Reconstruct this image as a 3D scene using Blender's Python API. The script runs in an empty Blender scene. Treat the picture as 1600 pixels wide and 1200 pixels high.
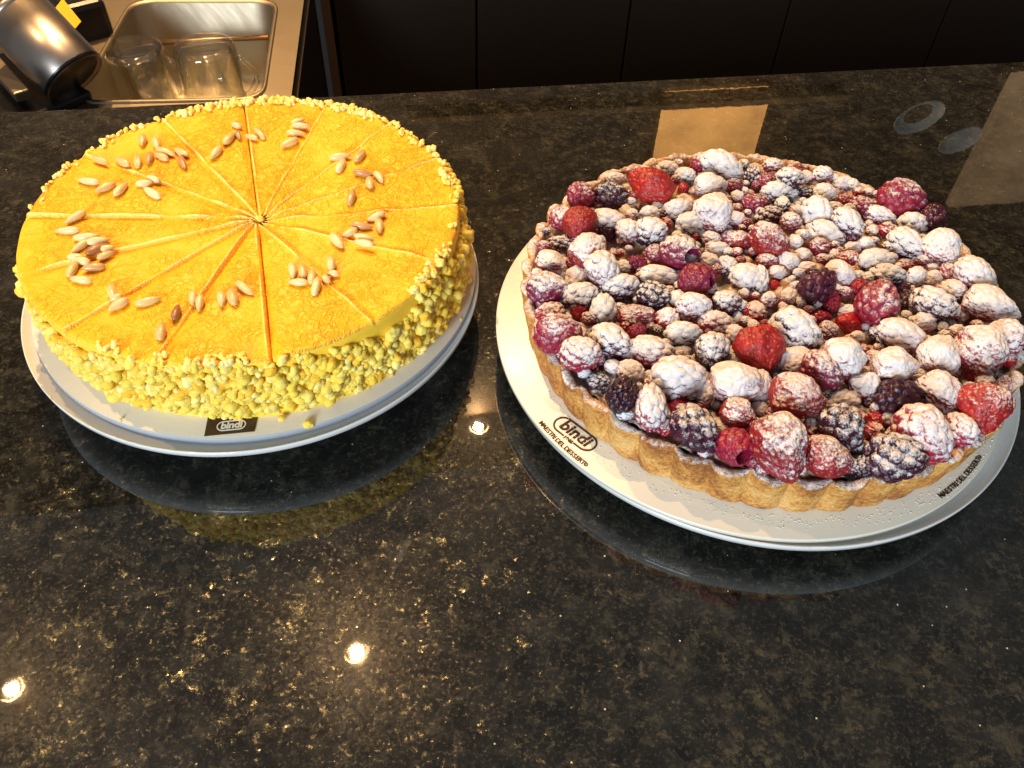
import bpy, bmesh, math, random
import numpy as np
from mathutils import Vector, Matrix, noise
random.seed(7); np.random.seed(7)
S = bpy.context.scene
COL = S.collection
# ------------------------------------------------------------------ camera
FPX, PITCH, ROLL, CH = 1300.0, 0.8378, 0.0432, 0.4227
fw = np.array([0, math.cos(PITCH), -math.sin(PITCH)])
u0 = np.array([0, math.sin(PITCH), math.cos(PITCH)]); x0 = np.array([1.0, 0, 0])
cx_ = math.cos(ROLL)*x0 + math.sin(ROLL)*u0
cu_ = -math.sin(ROLL)*x0 + math.cos(ROLL)*u0
cam = bpy.data.cameras.new('camera'); camo = bpy.data.objects.new('camera', cam); COL.objects.link(camo)
cam.sensor_width = 36; cam.lens = FPX/1600*36; cam.clip_start = .01; cam.clip_end = 50
M = Matrix(((cx_[0], cu_[0], -fw[0], 0), (cx_[1], cu_[1], -fw[1], 0), (cx_[2], cu_[2], -fw[2], CH), (0, 0, 0, 1)))
camo.matrix_world = M
S.camera = camo
S.render.resolution_x = 1024; S.render.resolution_y = 768
# ------------------------------------------------------------------ world, lights, exposure
w = bpy.data.worlds.new('World'); S.world = w; w.use_nodes = True
bg = w.node_tree.nodes['Background']; bg.inputs[0].default_value = (.94, .97, 1.0, 1); bg.inputs[1].default_value = .18
S.view_settings.view_transform = 'Standard'; S.view_settings.look = 'None'
S.view_settings.exposure = 0; S.view_settings.gamma = 1
try: S.view_settings.use_curve_mapping = False
except Exception: pass

def area(name, loc, target, size, power, col, shape='RECTANGLE', size_y=None, spread=None):
    l = bpy.data.lights.new(name, 'AREA'); l.shape = shape; l.size = size
    if size_y: l.size_y = size_y
    l.energy = power; l.color = col
    if spread: l.spread = spread
    o = bpy.data.objects.new(name, l); COL.objects.link(o); o.location = loc
    d = Vector(target)-Vector(loc); o.rotation_euler = d.to_track_quat('-Z', 'Y').to_euler()
    return o
SPOTS = [(-.416, 1.019, 1.9), (-1.35, .87, 1.9), (-.112, 1.875, 1.9), (-.68, 1.63, 1.6)]
SPOT_W = [20, 14, 12, 39]
for p, pw in zip(SPOTS, SPOT_W):
    area('spot_light', (p[0], p[1], p[2]-.004), (p[0]*.5, p[1]*.5+.2, 0), .030, pw, (1, .59, .26), 'DISK')
area('window_light', (-.85, -2.1, .90), (0, .45, .05), .8, 100, (.82, .92, 1), 'RECTANGLE', 1.0)

# ------------------------------------------------------------------ helpers
CAMP = np.array([0, 0, CH])
def ray(px, py):
    return (px-800)/FPX*cx_ - (py-600)/FPX*cu_ + fw
def at(px, py, z):
    d = ray(px, py); t = (z-CH)/d[2]; return CAMP+d*t
def depth(P): return float((np.array(P)-CAMP)@fw)

def new_obj(name, me, mat=None, parent=None, loc=None):
    o = bpy.data.objects.new(name, me); COL.objects.link(o)
    if mat is not None and len(me.materials) == 0: me.materials.append(mat)
    if parent is not None: o.parent = parent
    if loc is not None: o.location = loc
    return o
def tag(o, label=None, cat=None, group=None, kind=None):
    if label: o['label'] = label
    if cat: o['category'] = cat
    if group: o['group'] = group
    if kind: o['kind'] = kind
    return o
def empty(name, loc, label, cat, group=None):
    o = bpy.data.objects.new(name, None); COL.objects.link(o); o.location = loc; o.empty_display_size = .01
    return tag(o, label, cat, group)
def mesh_np(name, V, F, smooth=True):
    """V (n,3) array, F (m,k) array of equal-sized faces or a list of such arrays"""
    me = bpy.data.meshes.new(name)
    if not isinstance(F, list): F = [F]
    V = np.ascontiguousarray(V, dtype=np.float32)
    me.vertices.add(len(V)); me.vertices.foreach_set('co', V.ravel())
    idx = np.concatenate([f.ravel() for f in F]).astype(np.int32)
    tot = np.concatenate([np.full(len(f), f.shape[1]) for f in F]).astype(np.int32)
    st = np.concatenate([[0], np.cumsum(tot)[:-1]]).astype(np.int32)
    me.loops.add(len(idx)); me.loops.foreach_set('vertex_index', idx)
    me.polygons.add(len(tot)); me.polygons.foreach_set('loop_start', st)
    try: me.polygons.foreach_set('loop_total', tot)
    except Exception: pass
    me.polygons.foreach_set('use_smooth', np.full(len(tot), smooth))
    me.update(calc_edges=True); me.validate()
    return me
def mesh_bm(name, bm, smooth=False):
    me = bpy.data.meshes.new(name); bmesh.ops.recalc_face_normals(bm, faces=bm.faces); bm.to_mesh(me); bm.free()
    for p in me.polygons: p.use_smooth = smooth
    return me
def ico(sub):
    bm = bmesh.new(); bmesh.ops.create_icosphere(bm, subdivisions=sub, radius=1)
    V = np.array([v.co[:] for v in bm.verts]); F = np.array([[v.index for v in f.verts] for f in bm.faces]); bm.free()
    return V, F
def lathe(name, prof, n=128, center=(0, 0), closed=False):
    """prof list of (r,z)"""
    V = []; m = len(prof)
    for r, z in prof:
        a = np.arange(n)*2*math.pi/n
        V.append(np.c_[center[0]+r*np.cos(a), center[1]+r*np.sin(a), np.full(n, z)])
    V = np.vstack(V); F = []
    for i in range(m if closed else m-1):
        j = (i+1) % m
        a = np.arange(n); b = (a+1) % n
        F.append(np.c_[i*n+a, i*n+b, j*n+b, j*n+a])
    return mesh_np(name, V, np.vstack(F))
def grid_faces(nr, nc, wrap=False):
    i = np.arange(nr-1)[:, None]; j = np.arange(nc if wrap else nc-1)[None, :]
    a = i*nc+j; b = i*nc+(j+1) % nc; c = (i+1)*nc+(j+1) % nc; d = (i+1)*nc+j
    return np.stack([a, b, c, d], -1).reshape(-1, 4)
def box(bm, c, s, rz=0, R=None, bev=0):
    m = R if R else Matrix.Rotation(rz, 4, 'Z')
    r = bmesh.ops.create_cube(bm, size=1, matrix=Matrix.Translation(c) @ m @ Matrix.Diagonal((*s, 1)))
    if bev:
        es = list({e for v in r['verts'] for e in v.link_edges})
        bmesh.ops.bevel(bm, geom=es, offset=bev, segments=2, affect='EDGES', profile=.5)

class N:
    """small node tree writer"""
    def __init__(s, name):
        s.m = bpy.data.materials.new(name); s.m.use_nodes = True; s.t = s.m.node_tree
        s.b = s.t.nodes['Principled BSDF']; s.out = s.t.nodes['Material Output']
    def n(s, typ, inp=None, **kw):
        nd = s.t.nodes.new(typ)
        for k, v in kw.items(): setattr(nd, k, v)
        for k, v in (inp or {}).items(): s.set(nd, k, v)
        return nd
    def set(s, nd, k, v):
        sock = nd.inputs[k]
        if isinstance(v, bpy.types.NodeSocket): s.t.links.new(v, sock)
        else:
            if isinstance(v, tuple) and len(v) == 3 and sock.type == 'RGBA': v = (*v, 1)
            sock.default_value = v
    def p(s, **kw):
        for k, v in kw.items(): s.set(s.b, k.replace('_', ' '), v)
    def coord(s, which='Object'):
        return s.n('ShaderNodeTexCoord').outputs[which]
    def pos(s): return s.n('ShaderNodeNewGeometry').outputs['Position']
    def noise(s, vec, scale, detail=4, rough=.55, dist=0.0):
        return s.n('ShaderNodeTexNoise', {'Vector': vec, 'Scale': scale, 'Detail': detail, 'Roughness': rough, 'Distortion': dist}).outputs['Fac']
    def math(s, op, a, b=0.0, c=None, clamp=False):
        nd = s.n('ShaderNodeMath', operation=op, use_clamp=clamp); s.set(nd, 0, a)
        if op not in ('ABSOLUTE',): s.set(nd, 1, b)
        if c is not None: s.set(nd, 2, c)
        return nd.outputs[0]
    def ramp(s, fac, stops):
        nd = s.n('ShaderNodeValToRGB', {'Fac': fac}); cr = nd.color_ramp
        while len(cr.elements) < len(stops): cr.elements.new(.5)
        for e, (p, c) in zip(cr.elements, stops):
            e.position = p; e.color = (c, c, c, 1) if isinstance(c, (int, float)) else (*c, 1)
        return nd.outputs['Color']
    def mix(s, fac, a, b):
        nd = s.n('ShaderNodeMix', data_type='RGBA')
        s.set(nd, 0, fac); s.set(nd, 6, a); s.set(nd, 7, b); return nd.outputs[2]
    def bump(s, h, strength=.5, dist=.001, normal=None):
        i = {'Height': h, 'Strength': strength, 'Distance': dist}
        if normal is not None: i['Normal'] = normal
        return s.n('ShaderNodeBump', i).outputs[0]
    def attr(s, name, typ='OBJECT'):
        return s.n('ShaderNodeAttribute', attribute_type=typ, attribute_name=name).outputs['Fac']
def plain(name, col, rough=.5, metal=0, coat=0, bump=None, spec=.5):
    n = N(name); n.p(Base_Color=col, Roughness=rough, Metallic=metal, Coat_Weight=coat, Specular_IOR_Level=spec)
    c = n.pos(); v = n.noise(c, 60, 5)
    n.set(n.b, 'Base Color', n.mix(n.math('MULTIPLY', v, .35), col, tuple(x*.72 for x in col)))
    n.set(n.b, 'Roughness', n.math('MULTIPLY_ADD', v, .16, rough-.08))
    if bump: n.set(n.b, 'Normal', n.bump(n.noise(c, bump[0], 6), bump[1], bump[2]))
    return n.m

# ------------------------------------------------------------------ materials
def mat_granite():
    n = N('granite'); c = n.pos()
    warp = n.n('ShaderNodeVectorMath', {0: c, 1: n.n('ShaderNodeVectorMath', {0: n.n('ShaderNodeTexNoise', {'Vector': c, 'Scale': 45.0, 'Detail': 3.0}).outputs['Color'], 'Scale': .006}, operation='SCALE').outputs[0]}, operation='ADD').outputs[0]
    big = n.noise(warp, 40, 6, .62); mid = n.noise(warp, 130, 6, .68, .2); fine = n.noise(warp, 420, 5, .7)
    vor = n.n('ShaderNodeTexVoronoi', {'Vector': warp, 'Scale': 115.0, 'Randomness': 1.0})
    cell = n.n('ShaderNodeSeparateColor', {'Color': vor.outputs['Color']}).outputs[0]
    base = n.mix(n.ramp(big, [(.38, 0), (.62, 1)]), (.0040, .0046, .0044), (.0120, .0128, .0108))
    base = n.mix(n.ramp(cell, [(.3, 0), (1, .9)]), base, (.0025, .0025, .0024))
    base = n.mix(n.math('MULTIPLY', n.ramp(mid, [(.52, 0), (.64, 1)]), .55), base, (.040, .038, .028))
    # gold-tan mineral flecks, thin and branching
    r1 = n.ramp(n.math('MULTIPLY', n.noise(warp, 190, 6, .72, .25), n.ramp(big, [(.3, .84), (.75, 1.12)])), [(.54, 0), (.64, 1)])
    v2 = n.n('ShaderNodeTexVoronoi', {'Vector': warp, 'Scale': 210.0}, feature='DISTANCE_TO_EDGE').outputs['Distance']
    r2 = n.ramp(n.noise(c, 420, 6, .78), [(.53, 0), (.62, 1)])
    fl = n.math('MAXIMUM', r1, n.math('MULTIPLY', r2, .5), clamp=True)
    fl = n.math('MULTIPLY', fl, n.ramp(fine, [(.40, .15), (.56, 1)]))
    col = n.mix(n.math('MULTIPLY', fl, n.ramp(n.noise(c, 30, 3), [(.3, .5), (.65, 1)])), base, (.135, .13, .085))
    spk = n.n('ShaderNodeTexVoronoi', {'Vector': c, 'Scale': 260.0})
    sp = n.math('MULTIPLY', n.math('LESS_THAN', spk.outputs['Distance'], n.math('MULTIPLY', fine, .26)), n.math('GREATER_THAN', n.n('ShaderNodeSeparateColor', {'Color': spk.outputs['Color']}).outputs[1], .975))
    col = n.mix(sp, col, (.5, .47, .38))
    q1 = at(642, 832, 0); q2 = at(612, 896, 0); qd = q2-q1
    mp = n.n('ShaderNodeMapping', {'Vector': c, 'Location': tuple((q1+q2)/2), 'Rotation': (0, 0, math.atan2(qd[1], qd[0])), 'Scale': (np.linalg.norm(qd)*.6, .0028, 1.0)}, vector_type='TEXTURE').outputs[0]
    sm = n.ramp(n.n('ShaderNodeVectorMath', {0: mp}, operation='LENGTH').outputs['Value'], [(.35, .8), (1, 0)])
    stain = n.math('MULTIPLY', sm, n.ramp(n.noise(c, 300, 4), [(.35, .1), (.6, 1)]))
    dust = n.math('MULTIPLY', n.ramp(n.noise(c, 14, 5, .65), [(.52, 0), (.75, 1)]), .06)
    col = n.mix(n.math('ADD', n.math('MULTIPLY', stain, .22), dust, clamp=True), col, (.28, .29, .29))
    n.p(Base_Color=col, Metallic=n.math('MULTIPLY', fl, .85), Roughness=n.math('MULTIPLY_ADD', mid, .16, .15), Specular_IOR_Level=0.04,
        Coat_Weight=1.0, Coat_IOR=1.6)
    smear = n.noise(n.n('ShaderNodeMapping', {'Vector': c, 'Scale': (3.0, 1.0, 1.0), 'Rotation': (0, 0, .6)}).outputs[0], 9, 5, .6)
    n.set(n.b, 'Coat Roughness', n.math('MULTIPLY_ADD', n.ramp(smear, [(.45, 0), (.8, 1)]), .03, .006))
    gl = n.n('ShaderNodeTexVoronoi', {'Vector': warp, 'Scale': 600.0}).outputs['Color']
    g2 = n.n('ShaderNodeVectorMath', {0: gl, 1: (-.5, -.5, -.5)}, operation='ADD').outputs[0]
    g3 = n.n('ShaderNodeVectorMath', {0: g2, 'Scale': n.math('MULTIPLY_ADD', fl, .30, .04)}, operation='SCALE').outputs[0]
    g4 = n.n('ShaderNodeVectorMath', {0: n.n('ShaderNodeNewGeometry').outputs['Normal'], 1: g3}, operation='ADD').outputs[0]
    n.set(n.b, 'Normal', n.n('ShaderNodeVectorMath', {0: g4}, operation='NORMALIZE').outputs[0])
    n.set(n.b, 'Coat Normal', n.bump(n.noise(c, 90, 4), .03, .0003))
    return n.m
def mat_cakeside():
    n = N('mango_sponge'); c = n.pos()
    n.p(Base_Color=n.mix(n.noise(c, 90, 5), (.98, .78, .16), (.98, .70, .10)), Roughness=.5, Subsurface_Weight=.25, Subsurface_Scale=.004)
    n.set(n.b, 'Subsurface Radius', (1, .6, .2)); n.set(n.b, 'Normal', n.bump(n.noise(c, 400, 5), .4, .0007))
    return n.m
def mat_mango():
    n = N('mango_glaze'); c = n.pos()
    g = n.n('ShaderNodeNewGeometry'); nz = n.n('ShaderNodeSeparateXYZ', {'Vector': g.outputs['Normal']}).outputs[2]
    m = n.noise(c, 26, 4, .5)
    col = n.mix(n.ramp(m, [(.35, 0), (.68, 1)]), (.98, .455, .005), (.99, .50, .007))
    streak = n.noise(c, 260, 5, .6, 1.6)
    col = n.mix(n.math('MULTIPLY', n.ramp(streak, [(.50, 0), (.70, 1)]), .08), col, (.98, .74, .03))
    col = n.mix(n.attr('tone', 'GEOMETRY'), col, (.98, .86, .30))
    side = n.ramp(nz, [(.1, 1), (.5, 0)])
    col = n.mix(side, col, (.99, .62, .05))
    n.p(Base_Color=col, Roughness=.5, Subsurface_Weight=.14, Subsurface_Scale=.003, Specular_IOR_Level=.42)
    n.set(n.b, 'Subsurface Radius', (1, .5, .1))
    # wrinkled skin: long curvy creases + fine crinkle, patchy
    patch = n.ramp(n.noise(c, 17, 3), [(.36, .12), (.58, 1)])
    d1 = n.noise(c, 150, 3, .5, 2.2); ridge = n.math('ABSOLUTE', n.math('SUBTRACT', d1, .5))
    r1 = n.ramp(ridge, [(0, 0), (.09, 1)])
    d2 = n.noise(c, 330, 3, .6, 1.5); ridge2 = n.ramp(n.math('ABSOLUTE', n.math('SUBTRACT', d2, .5)), [(0, 0), (.05, 1)])
    mus = n.noise(c, 75, 3, .5, 1.2); r3 = n.ramp(n.math('ABSOLUTE', n.math('SUBTRACT', mus, .47)), [(0, 0), (.03, 1)])
    h = n.math('ADD', n.math('MULTIPLY', r1, .55), n.math('ADD', n.math('MULTIPLY', d2, .2), n.math('MULTIPLY', r3, .8)))
    h = n.math('MULTIPLY', n.math('MULTIPLY', h, patch), n.math('SUBTRACT', 1.0, side)); n.set(n.b, 'Subsurface Weight', n.math('MULTIPLY_ADD', side, .4, .22))
    n.set(n.b, 'Normal', n.bump(h, 1.0, .0009))
    return n.m
def mat_crumb():
    n = N('sponge_crumb'); a = n.attr('tone', 'GEOMETRY'); c = n.pos()
    col = n.ramp(a, [(0, (.98, .50, .02)), (.3, (.99, .65, .055)), (.62, (.99, .76, .15)), (1, (.99, .87, .42))])
    n.p(Base_Color=n.mix(n.math('MULTIPLY', n.noise(c, 500, 4), .3), col, (.98, .70, .10)), Roughness=.65, Subsurface_Weight=.22, Subsurface_Scale=.004); n.set(n.b, 'Subsurface Radius', (1, .75, .3))
    n.set(n.b, 'Normal', n.bump(n.noise(c, 700, 6, .75), .9, .0009))
    return n.m
def powder_nodes(n, col, rough, base_h=None, sub=.12):
    """icing sugar settled on whatever faces up; amount from the object's own 'powder' property"""
    g = n.n('ShaderNodeNewGeometry'); c = g.outputs['Position']
    nz = n.n('ShaderNodeSeparateXYZ', {'Vector': g.outputs['Normal']}).outputs[2]
    amt = n.attr('powder')
    big = n.noise(c, 110, 4, .6); fine = n.noise(c, 900, 3, .7)
    v = n.math('ADD', nz, n.math('MULTIPLY_ADD', big, 1.5, -.75))
    v = n.math('ADD', v, n.math('MULTIPLY_ADD', fine, 1.7, -.85)); spk = n.noise(c, 520, 3, .6); v = n.math('ADD', v, n.math('MULTIPLY_ADD', spk, 1.4, -.7))
    v = n.math('ADD', v, n.math('MULTIPLY_ADD', amt, 2.3, -1.75))
    mask = n.ramp(v, [(.0, 0), (.22, .42), (.55, .95)])
    mask = n.math('MULTIPLY', mask, n.math('GREATER_THAN', amt, .02))
    pc = n.mix(n.noise(c, 1300, 2), (.86, .855, .86), (.78, .775, .79))
    damp = n.ramp(n.noise(c, 200, 3), [(.42, 0), (.66, 1)])
    dots = n.ramp(n.noise(c, 750, 3, .7), [(.50, 0), (.60, 1)])
    colf = n.mix(mask, col, n.mix(n.math('MULTIPLY_ADD', damp, .12, n.math('MULTIPLY', dots, .14)), pc, n.mix(.35, col, (.62, .25, .34))))
    n.p(Base_Color=colf, Roughness=n.math('MULTIPLY_ADD', mask, .9-rough, rough), Subsurface_Weight=sub, Subsurface_Scale=.003, Specular_IOR_Level=n.math('MULTIPLY_ADD', mask, -.4, .5))
    h = n.math('ADD', n.math('MULTIPLY', mask, .5), n.math('MULTIPLY', n.math('MULTIPLY', n.noise(c, 480, 6, .75), mask), 1.1))
    if base_h is not None: h = n.math('ADD', h, n.math('MULTIPLY', base_h, n.math('SUBTRACT', 1.0, mask)))
    n.set(n.b, 'Normal', n.bump(h, .85, .0011))
def mat_berry(name, c1, c2, c3, rough=.3):
    n = N(name); t = n.attr('tint'); c = n.pos()
    col = n.mix(t, c1, c2); col = n.mix(n.ramp(n.noise(c, 150, 4), [(.4, 0), (.7, .8)]), col, c3)
    col = n.mix(n.math('MULTIPLY', n.attr('tone', 'GEOMETRY'), .8), col, (.62, .36, .10))
    n.set(n.b, 'Subsurface Radius', (1, .2, .2))
    powder_nodes(n, col, rough, n.noise(c, 500, 3)); return n.m
def mat_crust():
    n = N('shortcrust'); c = n.pos()
    a = n.noise(c, 38, 5, .6); f = n.noise(c, 420, 4, .7)
    col = n.ramp(n.math('ADD', n.math('MULTIPLY', a, .75), n.math('MULTIPLY', f, .55)), [(.50, (.76, .47, .17)), (.60, (.64, .33, .075)), (.68, (.50, .20, .035)), (.78, (.26, .09, .018))])
    powder_nodes(n, col, .6, n.math('MULTIPLY', n.math('ADD', f, n.noise(c, 200, 4)), 1.8), .05); return n.m
def mat_board(name):
    n = N(name); c = n.pos()
    n.p(Base_Color=n.mix(n.noise(c, 25, 4), (.66, .61, .50), (.70, .66, .56)), Roughness=n.math('MULTIPLY_ADD', n.noise(c, 60, 4), .15, .24))
    n.set(n.b, 'Normal', n.bump(n.noise(c, 300, 4), .05, .0004)); return n.m
def mat_steel(name, col=(.55, .52, .47), rough=.28):
    n = N(name); c = n.coord('Object')
    st = n.noise(n.n('ShaderNodeMapping', {'Vector': c, 'Scale': (4, 160, 4)}).outputs[0], 6, 4)
    n.p(Base_Color=n.mix(n.noise(c, 12, 5), col, tuple(x*.75 for x in col)), Metallic=1.0, Roughness=n.math('MULTIPLY_ADD', st, .2, rough-.05))
    n.set(n.b, 'Normal', n.bump(st, .05, .0004)); return n.m
def mat_glass():
    n = N('clear_glass'); tr = n.n('ShaderNodeBsdfTransparent', {'Color': (.96, .97, .92)}); gl = n.n('ShaderNodeBsdfGlossy', {'Roughness': .05})
    fc = n.n('ShaderNodeLayerWeight', {'Blend': .5}).outputs['Facing']; lw = n.math('MULTIPLY_ADD', n.math('POWER', fc, 2.5), .8, .13, clamp=True)
    mx = n.n('ShaderNodeMixShader', {0: lw}); n.t.links.new(tr.outputs[0], mx.inputs[1]); n.t.links.new(gl.outputs[0], mx.inputs[2]); n.t.links.new(mx.outputs[0], n.out.inputs[0]); return n.m
def mat_emit(name, col, k):
    n = N(name); c = n.pos()
    n.p(Base_Color=(0, 0, 0), Roughness=.6)
    n.set(n.b, 'Emission Color', n.mix(n.ramp(n.noise(c, 11, 5), [(.35, 0), (.65, 1)]), col, tuple(x*.6 for x in col))); n.set(n.b, 'Emission Strength', k); return n.m

MG = mat_granite(); MANGO = mat_mango(); SPONGE = mat_cakeside(); CRUMB = mat_crumb()
STRAW = mat_berry('strawberry_flesh', (.40, .014, .014), (.22, .008, .018), (.14, .005, .012), .42)
RASP = mat_berry('raspberry_flesh', (.34, .014, .035), (.14, .008, .045), (.20, .008, .03), .32)
BLACK = mat_berry('blackberry_flesh', (.030, .006, .016), (.085, .010, .035), (.012, .003, .008), .22)
CURR = mat_berry('currant_skin', (.42, .01, .012), (.20, .008, .03), (.3, .006, .01), .2)
CRUST = mat_crust(); BOARD = mat_board('cake_card'); 
PORC = plain('porcelain', (.70, .71, .70), .16, coat=.5)
CARD = plain('grey_card_edge', (.42, .46, .52), .7)
INK = plain('brown_ink', (.045, .018, .012), .55); WHITEINK = plain('white_print', (.78, .75, .70), .5); BROWN = plain('brown_label_paper', (.040, .018, .012), .4)
STEEL = mat_steel('brushed_steel', (.40, .34, .25), .42); STEELD = plain('dark_steel', (.46, .41, .37), .33, 1)
CAB = plain('dark_cabinet_laminate', (.022, .014, .010), .38); CABD = plain('cabinet_carcass', (.006, .005, .004), .7)
TRIM = plain('tan_trim', (.10, .06, .035), .5); BLK = plain('black_plastic', (.008, .008, .009), .3); YEL = plain('yellow_sticker', (.70, .48, .02), .5)
WALL = plain('back_wall_paint', (.07, .05, .035), .7); GLASS = mat_glass(); FLOORM = plain('floor_tile', (.05, .045, .04), .5)
WHITEC = plain('white_china', (.5, .54, .52), .5)

# ------------------------------------------------------------------ counter, cabinets, floor
E1 = at(0, 176, 0); E2 = at(1600, 96, 0); ed = (E2-E1); ed /= np.linalg.norm(ed); en = np.array([-ed[1], ed[0], 0])
ang = math.atan2(ed[1], ed[0])
def loc(u, v, z, O=E1): return Vector(O + ed*u + en*v + np.array([0, 0, z]))
bm = bmesh.new(); box(bm, loc(.55, -.60, -.0175), (3.6, 1.2, .035), ang, bev=.0015)
tag(new_obj('countertop', mesh_bm('countertop', bm), MG), kind='structure')
bm = bmesh.new(); box(bm, loc(.55, -.62, -.47), (3.5, 1.1, .86), ang)
tag(new_obj('counter_base', mesh_bm('counter_base', bm), CABD), kind='structure')
bm = bmesh.new(); box(bm, loc(.5, .3, -.92), (8, 8, .04), ang)
tag(new_obj('floor', mesh_bm('floor', bm), FLOORM), kind='structure')
W0 = np.array([0, 1.5, 0.])
def wl(u, v, z): return Vector(W0+ed*u+en*v+np.array([0, 0, z]))
cab = empty('back_cabinet', wl(0, .2, -.9), 'row of dark brown cabinet doors across the aisle behind the counter', 'cabinet')
def child(name, me, mat, par):
    o = new_obj(name, me, mat); o.parent = par; o.matrix_parent_inverse = Matrix.Translation(par.location).inverted(); return o
bm = bmesh.new(); box(bm, wl(1.15, .22, -.28), (3.0, .39, 1.2), ang); child('carcass', mesh_bm('carcass', bm), CABD, cab)
us = [-.342, -.093, .19, .5, .83, 1.16, 1.5, 1.85]
for a, b in zip(us[:-1], us[1:]):
    bm = bmesh.new(); box(bm, wl((a+b)/2, .01, -.28), (b-a-.004, .018, 1.16), ang, bev=.0012); child('door', mesh_bm('door', bm), CAB, cab)
bm = bmesh.new(); box(bm, wl(-.356, .02, -.28), (.016, .03, 1.16), ang); child('edge_trim', mesh_bm('edge_trim', bm), TRIM, cab)
# the wall above, seen only as a reflection in the polished stone
bm = bmesh.new(); box(bm, wl(.4, .45, 1.1), (6, .04, 2.2), ang); tag(new_obj('wall', mesh_bm('wall', bm), WALL), kind='structure')
pn = empty('wall_lightbox', wl(.41, .05, .43), 'glowing amber panel on the back wall mirrored in the dark stone', 'light panel')
bm = bmesh.new(); box(bm, wl(.41, .03, .55), (.225, .02, .235), ang, bev=.002); child('amber_panel', mesh_bm('amber_panel', bm), mat_emit('amber_glow', (1, .46, .12), 5.0), pn)
bm = bmesh.new(); box(bm, wl(.41, .05, .55), (.24, .02, .25), ang); child('panel_frame', mesh_bm('panel_frame', bm), BLK, pn)
pn2 = empty('wall_lightbox', wl(1.16, .05, .43), 'dim amber panel at the far right of the back wall, mirrored in the stone', 'light panel')
bm = bmesh.new(); box(bm, wl(1.20, .03, .60), (.26, .02, .34), ang, bev=.002); child('amber_panel', mesh_bm('amber_panel', bm), mat_emit('dim_amber_glow', (1, .62, .32), .8), pn2)
bm = bmesh.new(); box(bm, wl(1.20, .05, .60), (.28, .02, .36), ang); child('panel_frame', mesh_bm('panel_frame', bm), BLK, pn2)
bm = bmesh.new(); box(bm, wl(.22, .0, .432), (.9, .05, .012), ang, bev=.001)
tag(new_obj('back_shelf', mesh_bm('back_shelf', bm), plain('shelf_wood', (.30, .16, .06), .4)), 'narrow brown wooden shelf on the back wall, mirrored in the stone', 'shelf')
def saucer(u, z, R, lab, cm=None):
    t = empty('saucer', wl(u, -.0, z-R), lab, 'saucer', 'saucers mirrored in the counter')
    q = Vector((-en[0]*-1, -en[1]*-1, 0)); q = Vector((-en[0], -en[1], .35)).to_track_quat('Z', 'Y').to_matrix().to_4x4()
    for nm, prof, m in (('dish', [(R*.55, .002), (R*.7, .004), (R, .012), (R, .0135), (R*.98, .013), (R*.7, .001), (.001, -.002)], WHITEC), ('centre', [(.001, .003), (R*.56, .003)], cm or TRIM)):
        me = lathe(nm, prof, 64); me.transform(Matrix.Translation(wl(u, 0, z)) @ q); child(nm, me, m, t)
saucer(.86, .492, .052, 'white saucer with brown centre mirrored at the top right of the stone')
saucer(.985, .555, .045, 'smaller pale saucer mirrored below the first at the right of the stone', WHITEC)
# ceiling spotlights
LAB = ['ceiling spotlight mirrored as the brightest glint at front centre of the counter', 'ceiling spotlight mirrored at the lower left corner of the counter', 'ceiling spotlight mirrored as the small glint between the two plates', 'lower ceiling spotlight at back left whose mirror image the yellow cake hides']
for p, l in zip(SPOTS, LAB):
    sp = empty('ceiling_spotlight', p, l, 'spotlight', 'ceiling spotlights')
    o = child('trim_ring', lathe('trim_ring', [(.030, -.006), (.045, -.006), (.047, 0), (.030, .0), ], 48, p[:2], True), PORC, sp); o.data.transform(Matrix.Translation((0, 0, p[2])))
    o = child('housing', lathe('housing', [(.0302, -.001), (.030, .06), (.001, .06)], 48, p[:2]), BLK, sp); o.data.transform(Matrix.Translation((0, 0, p[2])))

# ------------------------------------------------------------------ sink corner
ZS = -.12
sk = empty('steel_sink', at(300, 90, ZS), 'stainless steel bar sink with open basin behind the yellow cake', 'sink')
Q = [at(410, 156, ZS), at(433, 4, ZS), at(208, 4, ZS), at(120, 162, ZS)]      # basin mouth: front right, back right, back left, front left
def rquad(Q, r, seg=6):
    out = []
    for i in range(4):
        p = Q[i]; a = Q[i-1]; b = Q[(i+1) % 4]
        da = (a-p)/np.linalg.norm(a-p); db = (b-p)/np.linalg.norm(b-p)
        for k in range(seg+1):
            t = k/seg; out.append((p+da*r)*(1-t)**2+p*2*t*(1-t)+(p+db*r)*t**2)
    return np.array(out)
cen = sum(Q)/4
def inset(R, f, z):
    o = R.copy(); o[:, :2] = cen[:2]+(R[:, :2]-cen[:2])*f; o[:, 2] = z; return o
R0 = rquad(Q, .035); R1 = rquad(Q, .03)
rings = [inset(R0, 1.035, ZS), inset(R0, 1.03, ZS+.004), inset(R0, 1.0, ZS+.004), inset(R0, .975, ZS), inset(R0, .93, ZS-.10), inset(R0, .86, ZS-.125), inset(R0, .3, ZS-.13), inset(R0, .02, ZS-.131)]
V = np.vstack(rings); child('basin', mesh_np('basin', V, grid_faces(len(rings), len(R0), True)), STEEL, sk)
outer = [at(452, 175, ZS), at(480, -40, ZS), at(-220, -60, ZS), at(-220, 200, ZS)]
OR = rquad([np.array(q) for q in outer], .004); OI = inset(R0, 1.034, ZS+.001)
child('drainboard', mesh_np('drainboard', np.vstack([OR, inset(OR, 1, ZS), OI]), grid_faces(3, len(R0), True)), STEEL, sk)
a = at(452, 175, ZS-.006); b = at(480, -40, ZS-.006); d = b-a; L = np.linalg.norm(d)
bm = bmesh.new(); m = (a+b)/2; an = math.atan2(d[1], d[0])
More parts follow.
